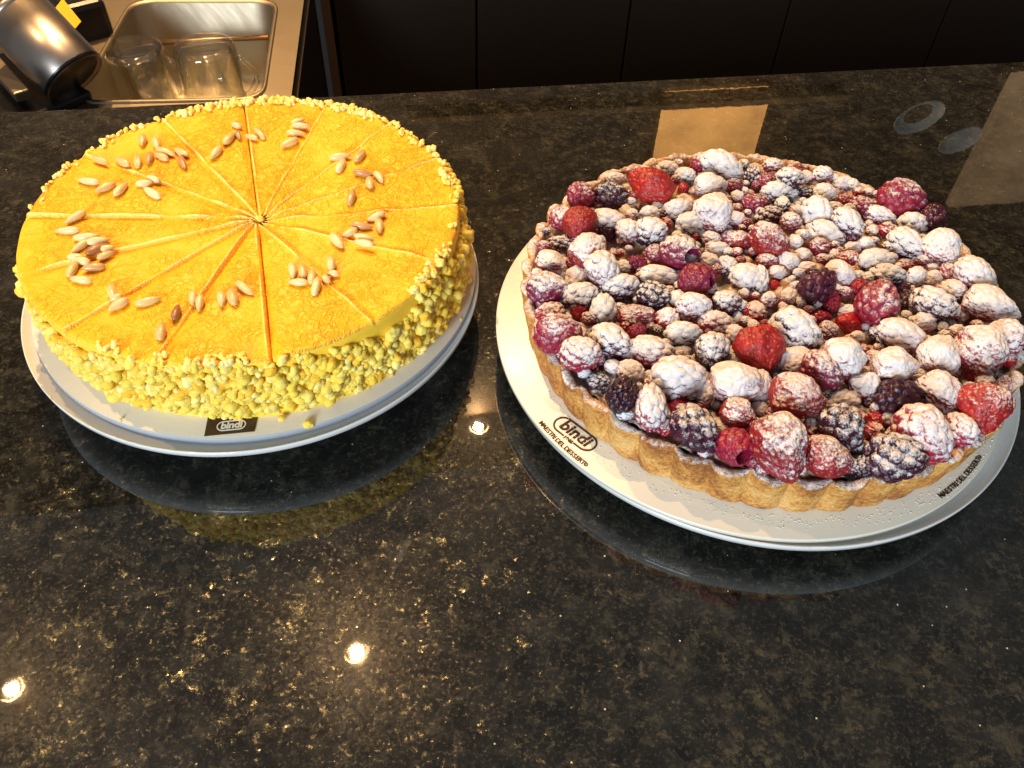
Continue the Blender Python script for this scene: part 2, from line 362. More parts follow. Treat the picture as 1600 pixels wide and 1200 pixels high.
box(bm, Vector((m[0]-.012*math.sin(an)*-1*0, m[1], ZS-.40)), (L, .012, .77), an); child('side_panel', mesh_bm('side_panel', bm), CAB, sk)
def tube(pts, r, n=12):
    bm = bmesh.new()
    for p, q in zip(pts[:-1], pts[1:]):
        p = Vector(p); q = Vector(q); d = q-p
        bmesh.ops.create_cone(bm, cap_ends=True, segments=n, radius1=r, radius2=r, depth=d.length, matrix=Matrix.Translation((p+q)/2) @ d.to_track_quat('Z', 'Y').to_matrix().to_4x4())
    return bm
child('cross_rail', mesh_bm('cross_rail', tube([at(222, 68, ZS-.012), at(419, 58, ZS-.012)], .0035), True), plain('brass_rail', (.75, .48, .25), .3, 1), sk)
def sweep(name, pts, r, n=16):
    P = np.array(pts); V = []
    for i in range(len(P)):
        d = Vector(P[min(i+1, len(P)-1)]-P[max(i-1, 0)]); q = d.to_track_quat('Z', 'Y')
        for k in range(n):
            V.append(Vector(P[i])+q @ Vector((r*math.cos(2*math.pi*k/n), r*math.sin(2*math.pi*k/n), 0)))
    F = grid_faces(len(P), n, True); caps = [np.array([list(range(n))[::-1]]), np.array([[(len(P)-1)*n+k for k in range(n)]])]
    return mesh_np(name, np.array(V), [F]+caps)
def mug(px, py, lab, hz):
    c = at(px, py, ZS+.002)        # top (base of the upturned mug) centre
    rt, H = .041, .105
    t = empty('glass_mug', (c[0], c[1], c[2]-H), lab, 'glass mug', 'upturned glasses in the sink')
    z = c[2]
    prof = [(.001, z-.004), (rt*.55, z-.005), (rt*.8, z), (rt*.95, z-.002), (rt, z-.010), (rt*1.08, z-H), (rt*1.08-.004, z-H), (rt-.004, z-.012), (rt*.8, z-.009), (.001, z-.009)]
    child('bowl', lathe('bowl', prof, 64, (c[0], c[1])), GLASS, t)
    pts = [(c[0]+math.cos(hz)*(rt+.001+.020*math.sin(k*math.pi/10)), c[1]+math.sin(hz)*(rt+.001+.020*math.sin(k*math.pi/10)), z-.018-k*.006) for k in range(11)]
    child('handle', sweep('handle', pts, .0042), GLASS, t)
mug(204, 72, 'clear glass mug upside down at the left of the sink basin', .1)
mug(317, 68, 'clear glass mug upside down at the right of the sink basin', .1)
# tumbler and dark equipment at the far left
def frustum(P0, P1, r0, r1, n=48, rim=True):
    P0 = Vector(P0); P1 = Vector(P1); q = (P1-P0).to_track_quat('Z', 'Y').to_matrix().to_4x4(); h = (P1-P0).length
    me = lathe('t', [(.0005, .003), (r0*.86, .003), (r0*.9, 0), (r0*.97, 0), (r0, .004), (r1, h), (r1-.002, h), (r0-.002, .01), (.0005, .01)], n)
    me.transform(Matrix.Translation(P0) @ q); return me
bm = bmesh.new(); box(bm, Vector(at(16, 140, ZS+.007)), (.17, .12, .012), math.radians(-38), bev=.004); tag(new_obj('filler_mat', mesh_bm('filler_mat', bm), BLK), 'added black mat filling the dark area under the steel pitcher at far left', 'mat')  # black slab added only to fill the dark area below the pitcher
tb = empty('steel_pitcher', at(60, 90, ZS), 'dark brushed steel pitcher tilted beside the sink at far left', 'pitcher')
B0 = at(118, 122, -.085); B1 = at(26, 26, -.03)
child('pitcher_body', frustum(B0, B1, .040, .040), STEELD, tb)
child('base_cap', frustum(B0, np.array(B0)+(np.array(B1)-B0)*.05, .0403, .0403), BLK, tb)
child('rim_band', frustum(np.array(B0)+(np.array(B1)-B0)*.94, np.array(B1)+(np.array(B1)-B0)*.06, .0408, .0408), STEELD, tb)
mc = empty('black_appliance', at(110, 10, ZS), 'black plastic appliance with a yellow sticker behind the steel pitcher', 'appliance')
c = at(118, 2, -.11)
Rb = Matrix.Rotation(math.radians(-48), 4, 'Z')
pA = at(30, -75, -.10); pB = at(140, 42, -.10); dd = pB-pA; Rb = Matrix.Rotation(math.atan2(dd[1], dd[0]), 4, 'Z'); bm = bmesh.new(); box(bm, Vector((pA+pB)/2), (np.linalg.norm(dd), .06, .06), R=Rb, bev=.008); child('housing', mesh_bm('housing', bm), BLK, mc)
q4 = [at(86, 14, -.0685), at(98, -2, -.0685), at(127, 34, -.0685), at(116, 47, -.0685)]
bm = bmesh.new(); vs = [bm.verts.new(q) for q in q4] + [bm.verts.new(np.array(q)+[0, 0, .0006]) for q in q4]
for f in ((0, 1, 2, 3), (4, 5, 6, 7), (0, 1, 5, 4), (1, 2, 6, 5), (2, 3, 7, 6), (3, 0, 4, 7)): bm.faces.new([vs[i] for i in f])
child('yellow_sticker', mesh_bm('yellow_sticker', bm), YEL, mc)
bm = bmesh.new(); a = Vector(at(-10, 98, -.09)); b = Vector(at(36, 150, -.09)); box(bm, (a+b)/2, ((b-a).length, .018, .012), math.atan2((b-a).y, (b-a).x), bev=.002)
tag(new_obj('steel_bar', mesh_bm('steel_bar', bm), STEEL), 'pale metal bar lying below the pitcher at the far left edge', 'metal bar')
bm = bmesh.new(); a = Vector(at(-30, -20, -.05)); b = Vector(at(20, 38, -.05)); box(bm, (a+b)/2, ((b-a).length, .03, .02), math.atan2((b-a).y, (b-a).x), bev=.003)
tag(new_obj('steel_scoop', mesh_bm('steel_scoop', bm), STEEL), 'grey metal scoop end in the top left corner of the picture', 'scoop')

# ------------------------------------------------------------------ text
def text_mesh(s, size, mat, name, parent, xf, offset=0.0, shear=0.0, depth=.00025, space=1.0):
    cu = bpy.data.curves.new('txt', 'FONT'); cu.body = s; cu.size = size; cu.offset = offset; cu.shear = shear; cu.extrude = depth/2
    cu.align_x = 'CENTER'; cu.align_y = 'CENTER'; cu.space_character = space; cu.resolution_u = 4
    o = bpy.data.objects.new('txt', cu); COL.objects.link(o); bpy.context.view_layer.update()
    me = bpy.data.meshes.new_from_object(o.evaluated_get(bpy.context.evaluated_depsgraph_get()))
    bpy.data.objects.remove(o); me.materials.clear(); me.transform(xf); me.name = name
    return child(name, me, mat, parent)
def frame(P, right, z, up=None):
    r = Vector(right).normalized(); zz = Vector((0, 0, 1)); y = zz.cross(r)
    m = Matrix((( r.x, y.x, 0, P[0]), (r.y, y.y, 0, P[1]), (0, 0, 1, z), (0, 0, 0, 1))); return m
def stadium(wd, ht, t, xf, depth=.00022, gap=None, n=20):
    """ring outline; gap=(x0,x1) leaves the lower straight side open there"""
    def path(w_, h_):
        r = h_/2; pts = []
        xs = w_/2-r
        for k in range(n+1): a = -math.pi/2+math.pi*k/n; pts.append((xs+r*math.cos(a), r*math.sin(a)))
        for k in range(n+1): a = math.pi/2+math.pi*k/n; pts.append((-xs+r*math.cos(a), r*math.sin(a)))
        return pts
    o = path(wd, ht); i = path(wd-2*t, ht-2*t)
    bm = bmesh.new(); m = len(o)
    def ringv(z): return [bm.verts.new((x, y, z)) for x, y in o], [bm.verts.new((x, y, z)) for x, y in i]
    ot, it = ringv(depth/2); ob, ib = ringv(-depth/2)
    for k in range(m):
        l = (k+1) % m
        if gap and k == m-1:
            continue
        bm.faces.new((ot[k], ot[l], it[l], it[k])); bm.faces.new((ob[k], ib[k], ib[l], ob[l]))
        bm.faces.new((ot[k], ob[k], ob[l], ot[l])); bm.faces.new((it[k], it[l], ib[l], ib[k]))
    if gap:
        for xa, xb in ((-(wd-ht)/2, gap[0]), (gap[1], (wd-ht)/2)):
            bmesh.ops.create_cube(bm, size=1, matrix=Matrix.Translation(((xa+xb)/2, -ht/2+t/2, 0)) @ Matrix.Diagonal((xb-xa, t, depth, 1)))
    me = mesh_bm('ring', bm); me.transform(xf); return me

# ------------------------------------------------------------------ yellow cake, its board and plate
CA = np.array([-.178, .4414]); RA = .1385; ZT = .0904; ZB = .0345
def plate(nm, c, R, zr, label):
    t = empty(nm, (c[0], c[1], 0), label, 'plate', 'white plates')
    prof = [(.001, zr-.0045), (R*.80, zr-.0045), (R*.93, zr-.0042), (R*.975, zr-.003), (R*.992, zr-.0006), (R*.998, zr), (R, zr-.0012), (R*.997, zr-.0045), (R*.97, zr-.0085), (R*.90, zr-.0115),
            (R*.60, zr-.0135), (R*.56, zr-.015), (R*.545, .002), (R*.54, .0005), (R*.52, .0005), (R*.515, .002), (R*.51, zr-.015), (.001, zr-.013)]
    child('dish', lathe('dish', prof, 200, c), PORC, t)
    return t
plate('serving_plate', (-.1810, .4414), .1545, .0328, 'white round plate under the yellow cake')
plate('serving_plate', (.1627, .4197), .1752, .0272, 'white round plate under the berry tart')
CBA = np.array([-.1795, .4465])
bA = empty('cake_board', (CBA[0], CBA[1], .030), 'cream cake board with a brown logo label under the yellow cake', 'cake board')
child('card', lathe('card', [(.001, .0352), (.1498, .0352), (.1504, .0350)], 200, CBA), BOARD, bA)
child('card_edge', lathe('card_edge', [(.1504, .0349), (.1504, .0300), (.001, .0300)], 200, CBA), CARD, bA)
lq = [at(319, 681, .0357), at(327, 640, .0357), at(406, 636, .0357), at(397.5, 673.5, .0357)]
me = mesh_np('logo_label', np.array(lq+[q-np.array([0, 0, .0004]) for q in lq]), np.array([[0, 3, 2, 1], [4, 5, 6, 7], [0, 1, 5, 4], [1, 2, 6, 5], [2, 3, 7, 6], [3, 0, 4, 7]]), False)
lbl = child('logo_label', me, BROWN, bA)
pc = at(361.5, 664.5, .0359); rr = at(384, 662.5, .0359)-at(338, 667, .0359)
Lw = np.linalg.norm(rr)
def sub(o): o.parent = lbl; o.matrix_parent_inverse = Matrix.Identity(4); return o
xf = frame(pc, rr, .0359)
sub(text_mesh('bindi', Lw*.40, WHITEINK, 'logo_word', bA, xf @ Matrix.Translation((0, .0001, 0)), offset=.00022, shear=.12, space=.95))
sub(child('logo_ring', stadium(Lw, Lw*.44, .0007, xf), WHITEINK, bA))

O = at(403, 342, ZT)[:2]
rimpx = [(425, 572), (585, 500), (690, 405), (724, 318), (690, 243), (612, 187), (505, 166), (379, 153), (255, 192), (140, 247), (45, 338), (24, 432), (88, 525), (250, 556)]
def az(px, z=ZT, o=O): p = at(*px, z)[:2]-o; return math.atan2(p[1], p[0])
azs = [az(p) for p in rimpx]
cakeE = empty('mango_cake', (CA[0], CA[1], ZB), 'yellow mango cake cut in wedges with crumb-coated side and pine nuts', 'cake')
def rimdist(th):
    d = np.stack([np.cos(th), np.sin(th)], -1); oc = O-CA
    b = d@oc; return -b+np.sqrt(b*b-(oc@oc-RA*RA))
dips = [(560, 232, .006, .0016)]
for k in range(14):
    a0 = azs[k]; a1 = azs[(k+1) % 14]
    while a1 < a0: a1 += 2*math.pi
    wdt = (a1-a0)*RA
    ed_ = np.array([0, .0003, .0006, .001, .0014, .0019, .0025, .0032, .004, .005, .0063])/wdt
    t = np.r_[ed_, np.linspace(ed_[-1], 1-ed_[-1], 34)[1:-1], 1-ed_[::-1]]
    s = np.r_[.001, np.linspace(.02, .985, 70), .992, .9965, 1.0]
    th = a0+t*(a1-a0); rd = rimdist(th)
    Sg, Tg = np.meshgrid(s, t, indexing='ij'); TH = th[None, :]*np.ones_like(Sg); RD = rd[None, :]*Sg
    X = O[0]+RD*np.cos(TH); Y = O[1]+RD*np.sin(TH)
    dg0 = RD*np.sin(np.clip(TH-a0, 0, 1.5)); dg1 = RD*np.sin(np.clip(a1-TH, 0, 1.5)); dg = np.minimum(dg0, dg1)
    wob = np.array([[noise.noise(Vector((x*60, y*60, 0))) for x, y in zip(rx, ry)] for rx, ry in zip(X, Y)])
    Z = ZT + .0007*wob
    Z -= .0016*np.exp(-(dg0/.0030)**2)*(1+.7*wob)+.0016*np.exp(-(dg1/.0010)**2)*(1+.7*wob)
    cut0 = .010 if k in (0, 7) else .0; cut1 = .010 if k in (13, 6) else .0
    cr0 = np.clip((RD-.008)/.015, 0, 1); cut0 = cut0*cr0; cut1 = cut1*cr0
    Z -= cut0*np.clip(1-dg0/.0005, 0, 1)+cut1*np.clip(1-dg1/.0005, 0, 1)
    Z += .0010*np.exp(-((dg1-.0019)/.0007)**2)*np.clip(1+1.5*wob, .2, 1.6)
    Z -= .0022*np.clip((Sg-.985)/.015, 0, 1)**2
    for (dx, dy, rr_, dp) in dips:
        c = at(dx, dy, ZT); Z -= dp*np.exp(-(((X-c[0])**2+(Y-c[1])**2)/rr_**2))
    RG = np.clip(np.exp(-((dg1-.0018)/.0007)**2)*np.clip(.85+1.6*wob, 0, 1), 0, 1)*.8; RG[-3:] = .15
    rows = [np.stack([X, Y, Z], -1)]
    zz = [ZT-.006, ZT-.013, ZT-.02, ZT-.03, ZT-.042, ZB]
    for z in zz:
        g = (ZT-z)/(ZT-ZB); X_ = (O[0]+rd*np.cos(th)-CA[0])*(1-.030*g)+CA[0]+.005*g; Y_ = (O[1]+rd*np.sin(th)-CA[1])*(1-.030*g)+CA[1]+.0045*g
        rows.append(np.stack([X_, Y_, np.full_like(X_, z)], -1)[None])
    G = np.concatenate(rows, 0); nr, nc = G.shape[:2]
    me = mesh_np('slice', G.reshape(-1, 3), grid_faces(nr, nc)); me.flip_normals() if False else None
    tn = np.zeros(nr*nc, dtype=np.float32); tn[:RG.size] = RG.ravel(); me.attributes.new('tone', 'FLOAT', 'POINT').data.foreach_set('value', tn)
    child('slice', me, MANGO, cakeE)
child('base_layer', lathe('base_layer', [(.001, ZB), (RA-.0045, ZB), (RA-.004, ZB+.004), (RA-.0065, ZT-.014), (.001, ZT-.012)], 160, (CA[0], CA[1]+.004)), SPONGE, cakeE)

# crumbs
shapes = []
for sd in range(14):
    V, F = ico(3); rnd = random.Random(sd)
    offs = [(Vector((rnd.uniform(-.6, .6), rnd.uniform(-.6, .6), rnd.uniform(-.4, .4))), rnd.uniform(.45, .8)) for _ in range(rnd.choice([2, 3, 4]))]
    out = []
    for v in V:
        d = Vector(v); best = .55
        for c, r in offs:                     # furthest hit of the ray from the middle through the lobes
            b = d.dot(c); q = b*b-(c.dot(c)-r*r)
            if q > 0: best = max(best, b+math.sqrt(q))
        best *= 1+.22*noise.noise(d*2.5+Vector((sd*7, 0, 0)))+.13*noise.noise(d*6)
        out.append(d*best*.8)
    shapes.append((np.array(out), F))
def randrot(n):
    q = np.random.normal(size=(n, 4)); q /= np.linalg.norm(q, axis=1)[:, None]; w_, x, y, z = q.T
    return np.stack([np.stack([1-2*(y*y+z*z), 2*(x*y-z*w_), 2*(x*z+y*w_)], -1), np.stack([2*(x*y+z*w_), 1-2*(x*x+z*z), 2*(y*z-x*w_)], -1), np.stack([2*(x*z-y*w_), 2*(y*z+x*w_), 1-2*(x*x+y*y)], -1)], 1)
def blob_mesh(name, P, Sz, tones, shp=None):
    Vs, Fs, T = [], [], []; o = 0; R = randrot(len(P))
    for i in range(len(P)):
        V, F = (shp or shapes)[np.random.randint(len(shp or shapes))]
        v = (V*np.array([1, 1, .85]))@R[i].T*Sz[i]+P[i]; Vs.append(v); Fs.append(F+o); o += len(V); T.append(np.full(len(V), tones[i]))
    me = mesh_np(name, np.vstack(Vs), np.vstack(Fs))
    at_ = me.attributes.new('tone', 'FLOAT', 'POINT'); at_.data.foreach_set('value', np.concatenate(T).astype(np.float32)); return me
# how high the crumb coat climbs (fraction of wall, >1 spills on top), by pixel direction round the rim
keys = [((425, 572), .99, .0), ((500, 545), .97, 0), ((540, 522), .84, 0), ((585, 500), .76, 0), ((625, 470), .74, 0), ((650, 440), 1.0, .8), ((690, 405), 1.0, .7), ((708, 385), .80, .1), ((724, 318), .72, 0), ((718, 290), 1.0, .5),
        ((700, 255), .98, .3), ((650, 215), .92, .05), ((612, 187), .97, .35), ((560, 168), 1.03, 1), ((460, 150), 1.04, 1), ((379, 153), 1.04, 1), ((290, 178), 1.03, 1), ((262, 190), .95, .2), ((200, 212), .96, .2), ((150, 240), .98, .3), ((80, 290), .93, .1), ((45, 338), .84, 0), ((24, 400), .82, 0),
        ((24, 432), .78, 0), ((50, 490), .75, 0), ((88, 525), .80, 0), ((125, 543), .84, 0), ((150, 550), .99, .5), ((200, 556), .94, 0.1), ((250, 556), .98, .25), ((300, 558), 1.0, .45), ((370, 555), 1.03, .9), ((395, 560), .93, 0.0)]
ks = sorted([(az(p, ZT, CA), a, b) for p, a, b in keys]); ka = np.array([k[0] for k in ks])
ka = np.r_[ka-2*math.pi, ka, ka+2*math.pi]; kc = np.tile([k[1] for k in ks], 3); kt = np.tile([k[2] for k in ks], 3)
P, Z_, T = [], [], []
nC = 6400
for i in range(nC):
    a = random.uniform(-math.pi, math.pi); cov = np.interp(a, ka, kc); H = ZT-ZB
    jag = .05*noise.noise(Vector((math.cos(a)*9, math.sin(a)*9, 0)))
    z = ZB+.0015+random.random()**.9*(min(cov, 1.0)+jag-.05)*H
    f = (z-ZB)/H
    s = random.choice([.0014, .0020, .0026, .0032, .0038, .0044, .0050, .0058]) * random.uniform(.85, 1.2)
    if f > .8: s *= .85
    g = 1-f; r = RA*(1-.030*g)-.0010+s*.42+random.random()*.0016*(1-.7*f)
    if f < .15: r -= .0016; s = min(s, .0028)
    P.append((CA[0]+r*math.cos(a)+.0065*g*max(0, math.cos(a)), CA[1]+r*math.sin(a)+.0045*g, z)); Z_.append(s)
    T.append(min(1, max(0, random.gauss(.45+.12*noise.noise(Vector((a*8, z*120, 3))), .2))))
for i in range(1300):
    a = random.uniform(-math.pi, math.pi); k = np.interp(a, ka, kt)
    if random.random() > k: continue
    s = random.uniform(.0017, .0037); r = RA-random.random()**1.6*.0065+.0006
    P.append((CA[0]+r*math.cos(a), CA[1]+r*math.sin(a), ZT-.0006+s*.5)); Z_.append(s); T.append(random.uniform(.5, 1))
P = np.array(P); Z_ = np.array(Z_)
tag(child('crumb_coating', blob_mesh('crumb_coating', P, Z_, T), CRUMB, cakeE), kind='stuff')
# a few small crumbs stuck on the glaze
for n_, (px, py) in enumerate([(403, 341), (530, 197), (600, 197)]):
    me = blob_mesh('glaze_crumb', np.zeros((1, 3)), [.0040 if n_ == 0 else .0017], [.6]); child('glaze_crumb', me, CRUMB, cakeE).location = Vector(at(px, py, ZT+.0005)); bpy.context.view_layer.update()
loose = [(486, 664, 4.4, 'largest loose crumb on the plate edge in front of the yellow cake', .0330), (441, 652, 3.6, 'loose yellow crumb on the board just right of the brown logo label', .0355), (482, 636, 3.4, 'pale loose crumb on the board behind the largest one', .0355),
         (720, 498, 1.3, 'tiny crumb on the right edge of the board under the yellow cake', .0355), (657, 572, 1.6, 'small crumb on the plate rim at lower right of the yellow cake', .0330), (671, 545, 1.0, 'speck of crumb beside the small crumb at lower right of the yellow cake', .0330),
         (188, 655, 1.3, 'tiny crumb on the board at lower left of the yellow cake', .0355), (79, 621, 1.2, 'tiny crumb alone on the plate rim at the far lower left', .0330)]
for px, py, s, l, z in loose:
    me = blob_mesh('cake_crumb', np.zeros((1, 3)), [s*.001], [.45]); o = new_obj('cake_crumb', me, CRUMB); o.location = Vector(at(px, py, z+s*.0005)); tag(o, l, 'crumb', 'loose cake crumbs')

# ------------------------------------------------------------------ pine nuts
def mat_nut():
    n = N('pine_nut'); t = n.attr('tone'); c = n.coord('Object')
    col = n.ramp(t, [(0, (.22, .075, .03)), (.35, (.50, .25, .10)), (.6, (.70, .50, .21)), (1, (.80, .67, .37))])
    tip = n.ramp(n.n('ShaderNodeSeparateXYZ', {'Vector': c}).outputs[0], [(.45, 0), (.9, .5)])
    n.p(Base_Color=n.mix(n.math('MULTIPLY', tip, .7), n.mix(n.math('MULTIPLY', n.noise(c, 2, 2), .18), col, (.60, .36, .13)), (.46, .24, .08)), Roughness=.33, Subsurface_Weight=.12, Subsurface_Scale=.002, Coat_Weight=.2); n.set(n.b, 'Subsurface Radius', (1, .7, .4))
    n.set(n.b, 'Normal', n.bump(n.noise(n.n('ShaderNodeMapping', {'Vector': c, 'Scale': (.5, 6, 6)}).outputs[0], 2, 3), .12, .0003)); return n.m
NUTM = mat_nut(); nutme = []
for sd in range(5):
    V, F = ico(4); o = []
    for v in V:
        x, y, z = v; tt = 1-.20*x-.04*x*x; wv = 1+.05*noise.noise(Vector((x*2, y*2, z*2+sd*5)))
        yy = y*.42*tt*wv; zz = z*.38*tt*wv
        o.append((x, yy+.06*(x*x)*(sd-2)/2, zz-.06*math.exp(-(y/.2)**2)*(1 if z > 0 else 0)*(sd == 4)))
    me = mesh_np('pine_nut', np.array(o), F); me.materials.append(NUTM); nutme.append(me)
G2 = (0, 130, 4.0); G3 = (380, 130, 4.0); G4 = (0, 400, 3.75); G5 = (380, 400, 3.75)
nuts = []
def ns(g, cl, arr):
    for a in arr:
        x, y, L, an_ = a[:4]; tone = a[4] if len(a) > 4 else random.uniform(.55, .9)
        nuts.append((g[0]+x/g[2], g[1]+y/g[2], L/g[2], an_, tone, cl))
ns(G2, 'back left', [(890, 355, 95, 90), (978, 375, 85, 100), (1035, 430, 130, -15), (1130, 430, 110, -30), (1010, 458, 90, -20), (935, 465, 95, 85, .4), (862, 485, 105, 90), (765, 490, 110, -30), (625, 480, 125, -28), (1140, 495, 90, -65, .3)])
ns(G2, 'upper left', [(550, 612, 150, -8), (660, 650, 140, 28), (755, 660, 120, 48), (900, 625, 110, 5, .9), (955, 598, 90, -15, .95), (950, 685, 130, -28, 1)])
ns(G2, 'far left', [(470, 835, 160, 30), (420, 920, 160, 0), (540, 960, 190, 5), (500, 1020, 150, 35), (610, 985, 150, 10), (610, 1035, 170, 28, .12), (670, 1030, 100, 10), (660, 1075, 120, 25), (475, 1085, 110, 0), (505, 1110, 120, -5), (455, 1155, 140, 60), (585, 1150, 150, 10, .42)])
ns(G4, 'far left', [(475, 138, 130, -3, .85)])
ns(G2, 'back middle', [(1475, 262, 70, -20), (1432, 345, 140, 48), (1350, 432, 130, 50), (1490, 325, 50, -60, .3)])
ns(G3, 'back middle', [(50, 335, 90, -20), (100, 312, 95, -45)])
ns(G3, 'back', [(345, 235, 90, 15), (360, 268, 120, 0), (330, 310, 120, 0), (292, 370, 140, 30)])
ns(G3, 'back right', [(605, 458, 140, 5), (610, 515, 120, 60), (732, 452, 110, 50, .5), (750, 563, 130, -5, .3), (850, 585, 80, -50), (790, 618, 80, -85), (675, 712, 100, 70, .42)])
ns(G3, 'right', [(830, 835, 130, 20), (742, 892, 140, -5, .4), (852, 890, 90, -80), (665, 935, 110, 25), (587, 985, 130, -50), (752, 968, 130, -15, 1), (752, 998, 130, -15, .95)])
ns(G4, 'front left', [(655, 205, 110, -80), (680, 243, 60, 20), (695, 283, 140, 30), (868, 265, 160, 15), (1032, 328, 100, 75, .08), (942, 440, 100, 80, .55)])
ns(G4, 'front', [(1130, 245, 80, 85), (1170, 275, 90, 80), (1298, 250, 90, -85), (1362, 235, 110, -80, .55), (1432, 188, 120, -35)])
ns(G5, 'front right', [(290, 85, 90, -85), (350, 88, 85, -85), (320, 153, 120, -3), (403, 118, 90, 80), (428, 175, 105, 75), (515, 40, 90, -85), (525, 103, 75, 0), (485, 135, 60, -45)])
ORD = ['', 'first', 'second', 'third', 'fourth', 'fifth', 'sixth', 'seventh', 'eighth', 'ninth', 'tenth', 'eleventh', 'twelfth', 'thirteenth', 'fourteenth', 'fifteenth', 'sixteenth', 'seventeenth', 'eighteenth', 'nineteenth', 'twentieth']
bycl = {}
for t in nuts: bycl.setdefault(t[5], []).append(t)
placed = []
for cl, L in bycl.items():
    L.sort(key=lambda t: t[0])
    for i, (px, py, ln, an_, tone, _) in enumerate(L):
        a = math.radians(an_); hx = math.cos(a)*ln/2; hy = -math.sin(a)*ln/2
        z = ZT+.0022
        p = at(px, py, z); near = sum(1 for q in placed if np.linalg.norm(q-p[:2]) < .0050); z += min(near, 2)*.0022; p = at(px, py, z); placed.append(p[:2])
        A = at(px-hx, py-hy, z); B = at(px+hx, py+hy, z); d = B-A
        if np.linalg.norm(d) > .016: d *= .016/np.linalg.norm(d)
        if random.random() < .5: d = -d
        hl = max(.0040, min(np.linalg.norm(d)/2*1.0, .0080))
        o = new_obj('pine_nut', random.choice(nutme)); o.location = Vector(p)
        o.rotation_euler = (random.uniform(-.3, .3), random.uniform(-.12, .12), math.atan2(d[1], d[0]))
        wsc = (.0034+hl*.42)*random.uniform(.88, 1.12); o.scale = (hl, wsc, wsc)
        o['tone'] = float(tone)
        tw = 'dark brown' if tone < .35 else 'tan' if tone < .6 else 'pale' if tone > .88 else 'cream'
        pos = ORD[i+1]+' from left' if i < len(L)-1 else 'rightmost'
        if i == 0: pos = 'leftmost'
        tag(o, f'{tw} pine nut, {pos} in the {cl} cluster on the yellow cake', 'pine nut', 'pine nuts on the yellow cake')

# ------------------------------------------------------------------ tart board, writing, sugar
CB = np.array([.1640, .4210]); CBB = np.array([.1562, .4164]); ZBB = .0300; RBB = .1690
bB = empty('cake_board', (CBB[0], CBB[1], .026), 'cream cake board with dark lettering under the berry tart', 'cake board')
child('card', lathe('card', [(.001, ZBB), (RBB-.0006, ZBB), (RBB, ZBB-.0003), (RBB, ZBB-.0030), (.001, ZBB-.0030)], 200, CBB), BOARD, bB)
def arc_text(s, pa, pb, size, name, off=.0002, inward=0.0):
    """letters set one by one round the board's own circle, tops towards its middle"""
    A = at(*pa, ZBB)[:2]-CBB; B = at(*pb, ZBB)[:2]-CBB
    a0 = math.atan2(A[1], A[0]); a1 = math.atan2(B[1], B[0]); r = (np.linalg.norm(A)+np.linalg.norm(B))/2
    wd = {'I': .45, ' ': .5, 'M': 1.35, '\u00ae': .9}
    W = [wd.get(c, 1) for c in s]; tot = sum(W); acc = 0; objs = []
    grp = bmesh.new()
    for c, w_ in zip(s, W):
        mid = (acc+w_/2)/tot; acc += w_
        if c == ' ': continue
        a = a0+(a1-a0)*mid; P = CBB+r*np.array([math.cos(a), math.sin(a)])
        tang = (-math.sin(a), math.cos(a), 0)
        sz = size*(.75 if c == '\u00ae' else 1)
        o = text_mesh(c, sz, INK, 'tmp', bB, frame(P, tang, ZBB+.0002), offset=off); grp.from_mesh(o.data); me_ = o.data
        bpy.data.objects.remove(o); bpy.data.meshes.remove(me_)
    me = mesh_bm(name, grp); me.name = name; return child(name, me, INK, bB)
arc_text('MAESTRI DEL DESSERT\u00ae', (843, 660), (918, 727), .0044, 'lettering', .00010)
arc_text('MAESTRI DEL DESSERT\u00ae', (1466, 775), (1534, 714), .0044, 'lettering', .00010)
pa = at(868, 656, ZBB); pb = at(929, 702, ZBB); pcn = at(898.5, 678, ZBB); rr = pb-pa; Lw = np.linalg.norm(rr)
xf = frame(pcn, rr, ZBB+.0002)
text_mesh('bindi', Lw*.36, INK, 'logo_word', bB, xf @ Matrix.Translation((0, Lw*.01, 0)), offset=.0003, shear=.12)
child('logo_ring', stadium(Lw, Lw*.42, .0012, xf, gap=(-Lw*.12, Lw*.12)), INK, bB)
text_mesh('1946', Lw*.11, INK, 'logo_year', bB, xf @ Matrix.Translation((0, -Lw*.205, 0)), offset=.0002)
V1 = ico(1)
n_ = 1500; P = []; 
for i in range(n_):
    a = random.uniform(-math.pi, math.pi); r = .158+abs(random.gauss(0, .007))
    if r > .167: r = random.uniform(.158, .167)
    x, y = CB[0]+r*math.cos(a), CB[1]+r*math.sin(a)
    if math.hypot(x-CBB[0], y-CBB[1]) > RBB-.001: continue
    P.append((x, y, ZBB+.0001))
me = blob_mesh('icing_sugar', np.array(P), np.random.uniform(.0001, .00045, len(P)), np.ones(len(P)), [V1])
SUG = plain('icing_sugar', (.85, .85, .85), .8)
tag(new_obj('icing_sugar', me, SUG), 'fine white icing sugar scattered on the board round the tart', 'icing sugar', kind='stuff')

